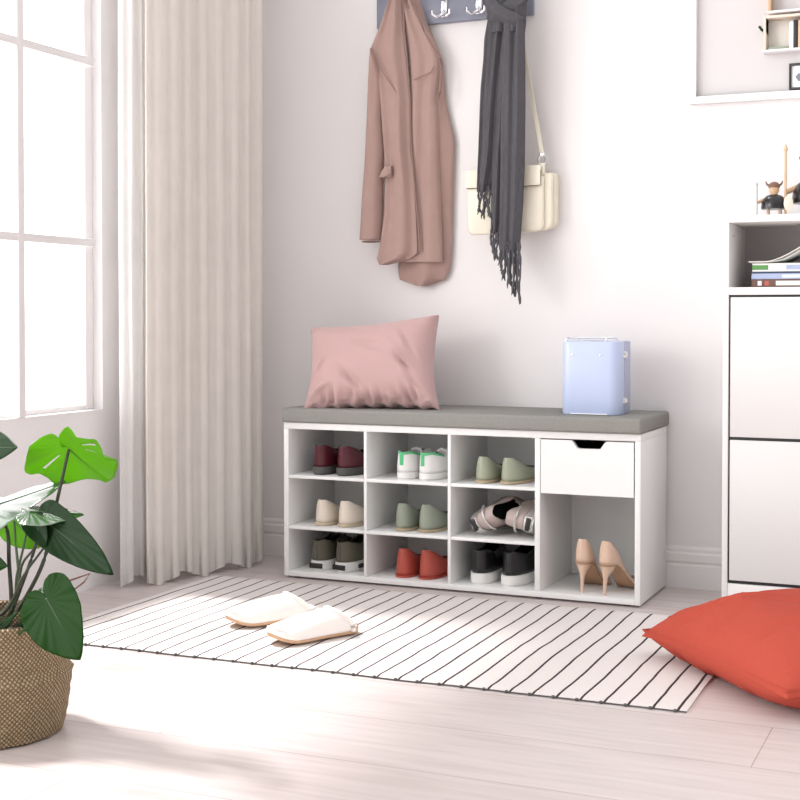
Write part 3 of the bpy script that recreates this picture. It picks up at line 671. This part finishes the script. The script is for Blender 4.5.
# ------------------------------------------------------------------ coat rail
rail=thing('coat_rail','slate blue wall rail with chrome double hooks','coat rail',(.42,-.01,1.617))
MB().box(.155,.648,-.018,-.0,1.617,1.715,.003).build('rail_board','slate',rail,world=True)
HX=[.264,.376,.485,.592]
for hx in HX:
    h=MB().box(hx-.010,hx+.010,-.023,-.018,1.632,1.70,.004,3).build('hook','chrome',rail,world=True)
    MB().tube([(hx,-.020,1.680),(hx,-.040,1.683),(hx,-.060,1.695),(hx,-.066,1.708)],[.006,.0055,.005,.0055],10).build('upper_prong','chrome',h,world=True)
    for sg in (-1,1):
        MB().tube([(hx,-.021,1.652),(hx+sg*.006,-.034,1.636),(hx+sg*.016,-.044,1.630),(hx+sg*.025,-.047,1.637),(hx+sg*.029,-.048,1.648)],[.005,.0046,.004,.004,.0046],10).build('lower_prong','chrome',h,world=True)

# ------------------------------------------------------------------ hanging cloth
def cloth(rows,yb,thick,folds,seed=0,nv=46,n=30,edge=.35,lean=0):
    """solid draped cloth piece: rows (v,uL,uR) measured on the photo, standing at depth yb"""
    mb=MB(); R=[]
    v0,v1=rows[0][0],rows[-1][0]
    L=[(r[0],r[1]) for r in rows]; Rr=[(r[0],r[2]) for r in rows]
    def smc(c,v):
        return (curve(c,v-3)+curve(c,v)*2+curve(c,v+3))/4 if v0+3<v<v1-3 else curve(c,v)
    for i in range(nv+1):
        f=i/nv; v=lerp(v0,v1,f); a=at(smc(L,v),v,yb); b=at(smc(Rr,v),v,yb); row=[]
        for j in range(n+1):
            t=j/n; p=a.lerp(b,t); body=(sin(PI*t))**edge if 0<t<1 else 0
            d=thick*body
            for (k,am,ph,sl) in folds: d+=1.5*am*body*sin(2*PI*k*t+ph+sl*f)
            d+=.004*body*noise.noise(Vector((t*2.5,f*5,seed)))
            row.append(p+Vector((0,-max(d,0),0)))
        for j in range(8): t=1-(j+.5)/8; row.append(a.lerp(b,t)+Vector((0,.003*sin(PI*t),0)))
        R.append(row)
    mb.grid(R,True,True,True); return mb
coat=thing('coat','dusty pink wool coat hanging from the rail by its collar','coat',(.28,-.04,.85))
cloth([(-12,402,416),(0,404,421),(24,412,428),(45,420,437),(62,424,443.5),(100,420,446),(125,415,451),(140,410,455),(200,404,453),(250,400,452),(270,398,450),(280,399,446),(284,404,438),(286,418,428)],-.014,.020,[(1.5,.004,1,1)],1).build('back_panel','coat',coat,world=True)
cloth([(-12,400,412),(0,400,413),(24,404,425),(45,408,437),(58,410,441),(75,411,440),(95,410,437),(110,408,438),(200,404,441),(262,399,443)],-.036,.020,[(1.2,.0035,.3,.8),(2.5,.0015,2,.6)],2).build('front_panel','coat',coat,world=True)
cloth([(-12,390,402),(0,391,403),(25,382,404.5),(50,371.3,407),(62,371.5,408),(75,377,409),(100,381,411),(150,385,412),(175,386,415),(215,385,418),(250,380,419.5),(257,377,419),(262,378,404),(265,381,388)],-.052,.024,[(1.6,.0045,.8,1.2),(3,.0016,0,1)],3).build('front_panel','coat',coat,world=True)
cloth([(50,374,376),(60,371.4,380),(72,370.5,383),(90,369.5,384),(120,368,383.5),(150,366.5,384.5),(175,365,383.5),(200,363,383),(225,361.5,382.5),(240,360.5,381.5)],-.052,.036,[(1,.002,.5,1.5)],4,edge=.5).build('sleeve','coat',coat,world=True)
c=at(371,241,-.075); m=MB(); m.grid([[c+Vector((.0295*k*cos(2*PI*j/20),.012*k*sin(2*PI*j/20),-.002*sin(2*PI*j/20)-dz)) for j in range(20)] for k,dz in ((1,0),(1,.003),(.8,.003),(.01,.0032))],True); m.build('cuff_opening','coat_in',coat,world=True)
# lapel edge, collar roll, seams and pocket flap
def pl(pts,y): return [at(u,v,y) for u,v in pts]
MB().tube(pl([(413,-6),(417,14),(424,32),(433,48),(440,58),(441.5,70),(440,92),(437,100)],-.052),.0035,8).build('lapel_edge','coat_in',coat,world=True)
MB().tube(pl([(403,0),(404,30),(407,60),(410,100),(411,140),(414,180),(418,220),(420,252)],-.060),.0030,8).build('front_edge','coat_in',coat,world=True)
MB().tube(pl([(375,57),(380,68),(388,80),(397,93)],-.080),.0016,6).build('shoulder_seam','coat_in',coat,world=True)
MB().tube(pl([(414,80),(422,76),(431,72),(434,66)],-.0595),.0014,6).build('shoulder_seam','coat_in',coat,world=True)
cloth([(166,385,392),(172,381,392),(177,379,391)],-.078,.006,[],6,nv=8).build('pocket_flap','coat',coat,world=True)
MB().tube(pl([(380,178),(386,176.5),(391,173),(391.5,166)],-.084),.0016,6).build('pocket_seam','coat_in',coat,world=True)
# hanger loop over the hook
MB().tube([(HX[0]-.012,-.05,1.66),(HX[0],-.052,1.700),(HX[0]+.012,-.05,1.66)],.004,8).build('hanging_loop','coat_in',coat,world=True)
# scarf
sc=thing('scarf','long charcoal grey wool scarf knotted on the rail beside the coat','scarf',(.58,-.1,.85))
Y0=-.088
cloth([(22,488,507),(40,485,505),(60,484,503),(85,481.5,501),(120,480,499),(150,479,497),(170,478,494),(192,477.5,490)],Y0,.016,[(1.5,.005,.6,1.6),(3,.002,1,1)],11).build('tail','scarf',sc,world=True)
cloth([(22,499,514),(60,496,512),(120,494,508),(170,492,505),(210,491.5,503),(232,491,502)],Y0-.004,.014,[(1.5,.004,2,1)],12).build('tail','scarf',sc,world=True)
cloth([(22,504,525),(40,504,525),(70,503,525.5),(110,501.5,525.5),(160,501,525),(200,500.5,523.5),(235,500,521),(250,500,520)],Y0-.016,.018,[(1.5,.005,0,.8),(3,.002,.5,.6)],13).build('tail','scarf',sc,world=True)
# the knot: two wrapped bands
def band(pts,y,w,h,m): 
    P=[at(u,v,y) for u,v in pts]; mb=MB(); rows=[]
    for i,p in enumerate(P):
        t=(P[min(i+1,len(P)-1)]-P[max(i-1,0)]).normalized(); nrm=Vector((t.z,0,-t.x)); f=i/(len(P)-1)
        row=[]
        for j in range(24):
            a=2*PI*j/24; cr=1+.10*sin(5*a+i*.5)
            row.append(p+nrm*(w*cos(a)*cr)+Vector((0,1,0))*(h*sin(a)*cr*(.55+.45*sin(PI*f))-.012*sin(PI*f)))
        rows.append(row)
    mb.grid(rows,True,True,True); return mb
kn=MB()
band([(486,-12),(490,0),(498,10),(508,17),(516,20),(521,24)],Y0-.020,.020,.018,0).build('knot','scarf',sc,world=True)
band([(527,-12),(520,0),(510,8),(500,14),(495,18),(493,22)],Y0-.008,.022,.018,0).build('knot','scarf',sc,world=True)
cloth([(-14,484,528),(0,486,527),(12,487,526.5),(25,488,526),(33,490,525)],Y0-.004,.024,[(2.5,.006,.5,2.2)],15,nv=20).build('knot_wrap','scarf',sc,world=True)
random.seed(11)
def tassels(u0,u1,v0,v1fn,n,y):
    for i in range(n):
        u=lerp(u0,u1,(i+.5)/n); P=[];rr=[]; v1=v1fn(i/(n-1))+random.uniform(-4,4); w0=random.uniform(0,6)
        vs=v0-4
        for k in range(13):
            f=k/12; P.append(at(u+random.uniform(-.5,.5)+1.6*f*sin(w0+f*7)+1.5*f*(u-(u0+u1)/2)/(u1-u0),lerp(vs,v1,f),y-.006+.004*sin(w0+i)))
            rr.append(.0034*(1.0+.35*sin(k*2.4+w0)) if k<12 else .0012)
        MB().tube(P,rr,6).build('tassel','scarf',sc,world=True)
tassels(478,490,190,lambda t:lerp(212,221,1-abs(t-.65)),6,Y0-.004)
tassels(491,502,228,lambda t:lerp(256,266,t),6,Y0-.010)
tassels(500,520.5,246,lambda t:lerp(270,301,min(1,t*1.3)),12,Y0-.022)
# handbag behind the scarf
hb=thing('handbag','cream leather shoulder bag hanging behind the grey scarf','bag',(.60,-.04,.99))
bx0,bx1,bz0,bz1=.468,.734,.985,1.158
def rb2(x0,x1,z0,z1,ya,yb,r,be=.006,tilt=0,n=7):
    pts=[]
    for cx,cz,a0 in ((x1-r,z0+r,-90),(x1-r*.5,z1-r*.5,0),(x0+r*.5,z1-r*.5,90),(x0+r,z0+r,180)):
        q=r if a0 in(-90,180) else r*.5
        for k in range(n+1): a=math.radians(a0+90*k/n); pts.append((cx+q*cos(a),cz+q*sin(a)))
    cxm,czm=(x0+x1)/2,(z0+z1)/2; m=MB()
    def ring(y,e): return [Vector((cxm+(p[0]-cxm)*(1-2*e/(x1-x0)),y,czm+(p[1]-czm)*(1-2*e/(z1-z0))+tilt*(p[0]-x0))) for p in pts]
    m.grid([ring(ya,be),ring(ya+be*.4,be*.3),ring(ya+be,0),ring(yb-be,0),ring(yb-be*.4,be*.3),ring(yb,be)],True,True,True); return m
rb2(.490,.724,.990,1.150,-.040,-.004,.022,tilt=.05).build('back_pocket','cream',hb,world=True)
rb2(.478,.719,.988,1.150,-.056,-.040,.022,tilt=.04).build('gusset','cream',hb,world=True)
rb2(.466,.697,.986,1.146,-.070,-.056,.022,tilt=.03).build('front_panel','cream',hb,world=True)
fl=MB(); fl.prism([(.466,1.122),(.640,1.122),(.690,1.124),(.690,1.176),(.684,1.180),(.470,1.172),(.464,1.165)],'y',-.076,-.069); fl.build('flap','cream',hb,world=True,smooth=False)
MB().tube([(.468,-.0765,1.1205),(.640,-.0765,1.1205),(.6915,-.0765,1.1225),(.692,-.0765,1.165)],.0012,6).build('flap_piping','brown_lining',hb,world=True)
rg_=[Vector((.689+.011*cos(2*PI*k/20),-.055,1.196+.014*sin(2*PI*k/20))) for k in range(21)]
MB().tube(rg_,.0026,8,False).build('strap_ring','chrome',hb,world=True)
MB().box(.682,.697,-.064,-.050,1.152,1.186,.002).build('ring_tab','cream',hb,world=True)
MB().box(.681,.699,-.060,-.050,1.206,1.215,.002).build('buckle','chrome',hb,world=True)
def strap(P,w,t):
    m=MB(); P=[Vector(p) for p in P]; rows=[]
    for i,p in enumerate(P):
        tt=(P[min(i+1,len(P)-1)]-P[max(i-1,0)]).normalized(); a=Vector((0,1,0)); b=tt.cross(a).normalized()
        rows.append([p+a*t+b*w,p+a*t-b*w,p-a*t-b*w,p-a*t+b*w])
    m.grid(rows,True,True,True); return m
top=Vector((HX[3]+.004,-.050,1.712))
strap([(.689,-.053,1.206),(.680,-.053,1.26),(.664,-.053,1.34),(.645,-.052,1.44),(.624,-.051,1.56),(.604,-.050,1.68),top],.0055,.0018).build('strap','cream',hb,world=True)
strap([(.500,-.045,1.16),(.512,-.046,1.26),(.528,-.047,1.36),(.552,-.048,1.5),(.580,-.050,1.66),top],.0055,.0018).build('strap','cream',hb,world=True)
for k in range(1): MB().tube([(.676,-.0555,1.155),(.672,-.056,1.168),(.666,-.057,1.172)],.003,8).build('clasp','chrome',hb,world=True)

# ------------------------------------------------------------------ potted plant
PC=Vector((.205,-1.816,0))
pb_=MB()
prof=[(0,.0),(.122,.0),(.132,.004),(.138,.03),(.142,.06),(.145,.085),(.148,.103),(.1495,.110),(.144,.1165),(.1405,.124),(.139,.14),(.1365,.17),(.134,.195),(.1325,.207),(.1290,.210),(.1265,.206),(.127,.17),(.128,.12),(.128,.06)]
bs=thing('seagrass_basket','round woven seagrass belly basket holding the leafy plant','basket',tuple(PC))
N_=96; pr_=[]
for (r0,z0),(r1,z1) in zip(prof,prof[1:]):
    for k in range(3): pr_.append((lerp(r0,r1,k/3),lerp(z0,z1,k/3)))
pr_.append(prof[-1])
rows=[]
for r,z in pr_:
    rows.append([Vector(((r+.0012*sin(j*16*2*PI/N_+z*260)+.002*noise.noise(Vector((cos(2*PI*j/N_)*2,sin(2*PI*j/N_)*2,z*9))))*cos(2*PI*j/N_),(r+.0012*sin(j*16*2*PI/N_+z*260))*sin(2*PI*j/N_),z)) if r>0 else Vector((0,0,z)) for j in range(N_)])
pb_.grid(rows,True)
bo=pb_.build('basket_wall','basket',bs)
me=bo.data; uvl=me.uv_layers.new(name='UVMap')
for poly in me.polygons:
    us=[]
    for li in poly.loop_indices:
        co=me.vertices[me.loops[li].vertex_index].co; us.append(math.atan2(co.y,co.x)/(2*PI))
    mxu=max(us)
    for li,u in zip(poly.loop_indices,us):
        co=me.vertices[me.loops[li].vertex_index].co
        if mxu-u>.5: u+=1
        uvl.data[li].uv=(u*.90*3.4,co.z*3.4)
plant=thing('potted_plant','green monstera-like plant with long stems growing in the seagrass basket','plant',(PC.x,PC.y,.015))
MB().lathe([(0,0),(.120,0),(.120,.150),(.06,.158),(0,.16)],(PC.x,PC.y,.012),32).build('soil','soil',plant,world=True)
LEAFR=[(0,1),(5,.955),(12,.89),(25,.80),(40,.73),(60,.67),(80,.63),(100,.59),(120,.55),(140,.50),(155,.44),(166,.36),(174,.24),(180,.10)]
NARROW=[(0,1),(3,.93),(8,.80),(16,.62),(26,.50),(40,.40),(60,.33),(80,.29),(100,.27),(130,.24),(160,.17),(180,.08)]
def leaf(base,tip,side,W,m,lobe=.18,cup=.12,droop=.0,slits=(),wavy=.03,g0=.42,name='leaf',seed=0,fold=0,shape=None):
    base=Vector(base); tip=Vector(tip); d=tip-base; L=d.length; d.normalize(); s_=Vector(side); s_=(s_-d*s_.dot(d)).normalized(); nn=s_.cross(d)
    shape=shape or LEAFR
    def rho(ph):
        a=curve(shape,max(0,ph-2)); b=curve(shape,min(180,ph+2)); return (a+b+2*curve(shape,ph))/4 if ph>2 else curve(shape,ph)
    wm_=max(rho(k)*sin(math.radians(k)) for k in range(0,181,2)); bk=max(-rho(k)*cos(math.radians(k)) for k in range(90,181,2))
    NP,NR=144,18; mb=MB(); vs=[base.copy()]; fs=[]
    def P(ph,r):
        sg=1 if ph>=0 else -1; q=rho(abs(ph))*r; a=math.radians(abs(ph))
        x=sg*q*sin(a)/wm_*W/2; y=q*cos(a); y=y*L if y>0 else y/bk*lobe*L
        t=x/(W/2); yy=y/L
        z=-cup*W*t*t+droop*L*yy*max(yy,0)+fold*W*abs(t)
        z+=wavy*W*r**3*sin(math.radians(abs(ph))*7+seed+sg)*.35
        z+=.0035*W*sin(math.radians(abs(ph))*22)*min(1,4*abs(t))*r
        return base+s_*x+d*y+nn*z
    PH=[-180+360*(k+.0)/NP for k in range(NP+1)]
    for i in range(1,NR+1):
        for ph in PH: vs.append(P(ph,i/NR))
    n=NP+1
    for k in range(NP): fs.append((0,1+k,2+k))
    for i in range(NR-1):
        for k in range(NP):
            pm=(PH[k]+PH[k+1])/2; rm=(i+1.5)/NR
            if any(sg*pm>0 and abs(abs(pm)-p0)<dp*(1-abs(rm-(r0+r1)/2)/(r1-r0)) and r0<rm<r1 for sg,p0,dp,r0,r1 in slits): continue
            a_=1+i*n+k; fs.append((a_,a_+1,a_+1+n,a_+n))
    mb.add(vs,fs); o=mb.build(name,m,plant,world=True,mods=[SOL(.0006)])
    MB().tube([P(0,i/12)+nn*.0006 for i in range(0,13)],[.0016*(1-.8*i/12) for i in range(13)],6).build('midrib','stem_green',o,world=True)
    return o
def stem(pts,r0,r1,m='stem_green'):
    P=[Vector(p) for p in pts]; Q=[]
    for a in range(len(P)-1):   # catmull-rom
        p0=P[max(a-1,0)];p1=P[a];p2=P[a+1];p3=P[min(a+2,len(P)-1)]
        for k in range(8):
            t=k/8; Q.append(.5*((2*p1)+(p2-p0)*t+(2*p0-5*p1+4*p2-p3)*t*t+(3*p1-p0-3*p2+p3)*t**3))
    Q.append(P[-1]); MB().tube(Q,[lerp(r0,r1,i/(len(Q)-1)) for i in range(len(Q))],8).build('stem',m,plant,world=True)
DY=-1.80
A=lambda u,v,y=DY: at(u,v,y)
soilz=.17
def root_(dx,dy): return Vector((PC.x+dx,PC.y+dy,soilz))
# 1 big sunlit leaf, upper right
b1=A(69,449,-1.80)
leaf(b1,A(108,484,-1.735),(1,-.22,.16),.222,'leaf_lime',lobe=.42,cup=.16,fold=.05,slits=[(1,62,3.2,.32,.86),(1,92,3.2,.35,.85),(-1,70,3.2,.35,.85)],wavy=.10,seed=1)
stem([root_(.02,.0),A(24,600),A(44,560),A(55,510),A(63,475),b1],.0042,.0026,'dark_leafstem')
# 2 glossy pale leaves catching the window light
b2=A(4,492,-1.82); leaf(A(-12,508,-1.80),A(66,482,-1.76),(.15,-1,-.35),.19,'leaf_gloss',lobe=.2,cup=.10,g0=.5,seed=2)
leaf(A(30,512,-1.84),A(84,515,-1.80),(.1,-1,-.25),.085,'leaf_gloss',lobe=.2,cup=.08,seed=3)
leaf(A(36,527,-1.82),A(79,523,-1.80),(.0,-1,-.1),.06,'leaf_mid',lobe=.2,cup=.1,seed=8)
stem([root_(-.01,.01),A(10,620),A(9,560),A(7,530),A(-4,508,-1.80)],.0042,.003,'dark_leafstem')
# 3 long dark leaf pointing down right
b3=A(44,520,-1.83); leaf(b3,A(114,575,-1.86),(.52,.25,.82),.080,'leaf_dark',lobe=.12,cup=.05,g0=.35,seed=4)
stem([root_(.03,.0),A(20,590),A(31,560),A(38,538),b3],.0036,.0024,'dark_leafstem')
leaf(A(33,519,-1.84),A(46,546,-1.85),(1,.2,.2),.045,'leaf_dark',lobe=.1,cup=.15,seed=5)
# 4 heart leaf in front of the basket rim
b4=A(47,600,-1.965); leaf(b4,A(80,660,-1.985),(.86,.05,.42),.118,'leaf_mid',lobe=.26,cup=.05,g0=.62,seed=6)
stem([root_(.03,-.04),A(24,630,-1.88),A(40,590,-1.93),b4],.0034,.0024)
# 5-6 leaves cut off by the left edge
leaf(A(-38,447,-1.80),A(18,448,-1.84),(0,-.45,-1),.085,'leaf_dark',lobe=.2,seed=7,cup=.02)
stem([root_(-.03,.0),A(-15,600),A(-28,520),A(-38,447,-1.80)],.0038,.0024)
leaf(A(-40,560,-1.80),A(8,566,-1.84),(0,-.4,-1),.06,'leaf_mid',lobe=.2,seed=9)
stem([root_(-.05,.0),A(-25,610),A(-38,585),A(-40,560,-1.80)],.0034,.0024)
# 7 lime leaf glowing behind the stems
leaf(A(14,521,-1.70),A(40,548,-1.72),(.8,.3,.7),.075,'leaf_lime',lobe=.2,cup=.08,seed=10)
stem([root_(.0,.04),A(18,590,-1.76),A(16,545,-1.72),A(14,521,-1.70)],.003,.0022)
# crossing bare stems
stem([root_(-.035,-.04),A(4,612,-1.86),A(22,578,-1.86),A(40,553,-1.84),A(51,538,-1.83)],.0030,.0018,'dark_leafstem')
stem([root_(-.01,-.03),A(13,600,-1.84),A(22,565,-1.84),A(34,548,-1.84),A(38,530,-1.84)],.0030,.0018,'dark_leafstem')
stem([root_(.01,-.02),A(12,610,-1.83),A(17,575,-1.83),A(24,545,-1.83),A(28,524,-1.83)],.0030,.0018)
for dx,dy,u,v in ((.05,-.05,36,612),(-.02,-.07,4,616),(.02,-.07,19,611),(.06,.0,44,618)):
    leaf(root_(dx,dy)-Vector((0,0,.01)),A(u,v,PC.y+dy),(1,-.3,0),.03,'leaf_dark',lobe=.05,cup=.2,seed=dx*50)
# dry curled leaf tip reaching right
tw=MB().tube([A(48,600,-1.70),A(60,584,-1.66),A(74,579,-1.63),A(90,573.5,-1.60),A(84,582,-1.61),A(72,591,-1.64),A(58,600,-1.68)],[.0010,.0016,.0019,.0012,.0018,.0016,.001],6).build('dry_leaf','dry_leaf',plant,world=True)

# ------------------------------------------------------------------ light
w=bpy.data.worlds.new('world'); scene.world=w; w.use_nodes=True; nt=w.node_tree
bg=nt.nodes['Background']; tc=node(nt,'ShaderNodeTexCoord'); sx=node(nt,'ShaderNodeSeparateXYZ'); nt.links.new(tc.outputs['Generated'],sx.inputs[0])
def wm(op,a,b=None,clamp=False):
    n=node(nt,'ShaderNodeMath',operation=op); n.use_clamp=clamp
    for i,x in enumerate((a,b)):
        if x is None: continue
        if isinstance(x,(int,float)): n.inputs[i].default_value=x
        else: nt.links.new(x,n.inputs[i])
    return n.outputs[0]
SIDE=7.0; AMB=.50; UPA=.95
lowsky=wm('SUBTRACT',1.0,wm('DIVIDE',sx.outputs[2],.8,True),True)
left=wm('MULTIPLY',wm('MULTIPLY',wm('MULTIPLY',sx.outputs[0],-1.0,True),SIDE),lowsky)
up_=wm('MULTIPLY',wm('MULTIPLY',sx.outputs[2],1.0,True),UPA)
tot=wm('ADD',wm('ADD',left,AMB),up_)
nt.links.new(tot,bg.inputs['Strength']); bg.inputs['Color'].default_value=(1,.985,.985,1)
sun=bpy.data.objects.new('sun',bpy.data.lights.new('sun','SUN')); col.objects.link(sun)  # added soft fill from the front left for the back wall
el=math.radians(13); dv=Vector((.60,.80,0)).normalized()*cos(el)-Vector((0,0,sin(el)))
sun.rotation_euler=dv.to_track_quat('-Z','Y').to_euler(); sun.location=(-3,-4,3)
sun.data.energy=.70; sun.data.angle=math.radians(13); sun.data.color=(1,.985,.97)

key=bpy.data.objects.new('window_sun',bpy.data.lights.new('window_sun','SUN')); col.objects.link(key)
el=math.radians(57); dv=Vector((1,-.09,0)).normalized()*cos(el)-Vector((0,0,sin(el)))
key.rotation_euler=dv.to_track_quat('-Z','Y').to_euler(); key.location=(-3,0,4)
key.data.energy=6.5; key.data.angle=math.radians(9); key.data.color=(1,.985,.975)

vs_=scene.view_settings
scene.display_settings.display_device='sRGB'; vs_.view_transform='Standard'; vs_.look='None'; vs_.gamma=1; vs_.use_curve_mapping=False; vs_.exposure=.1
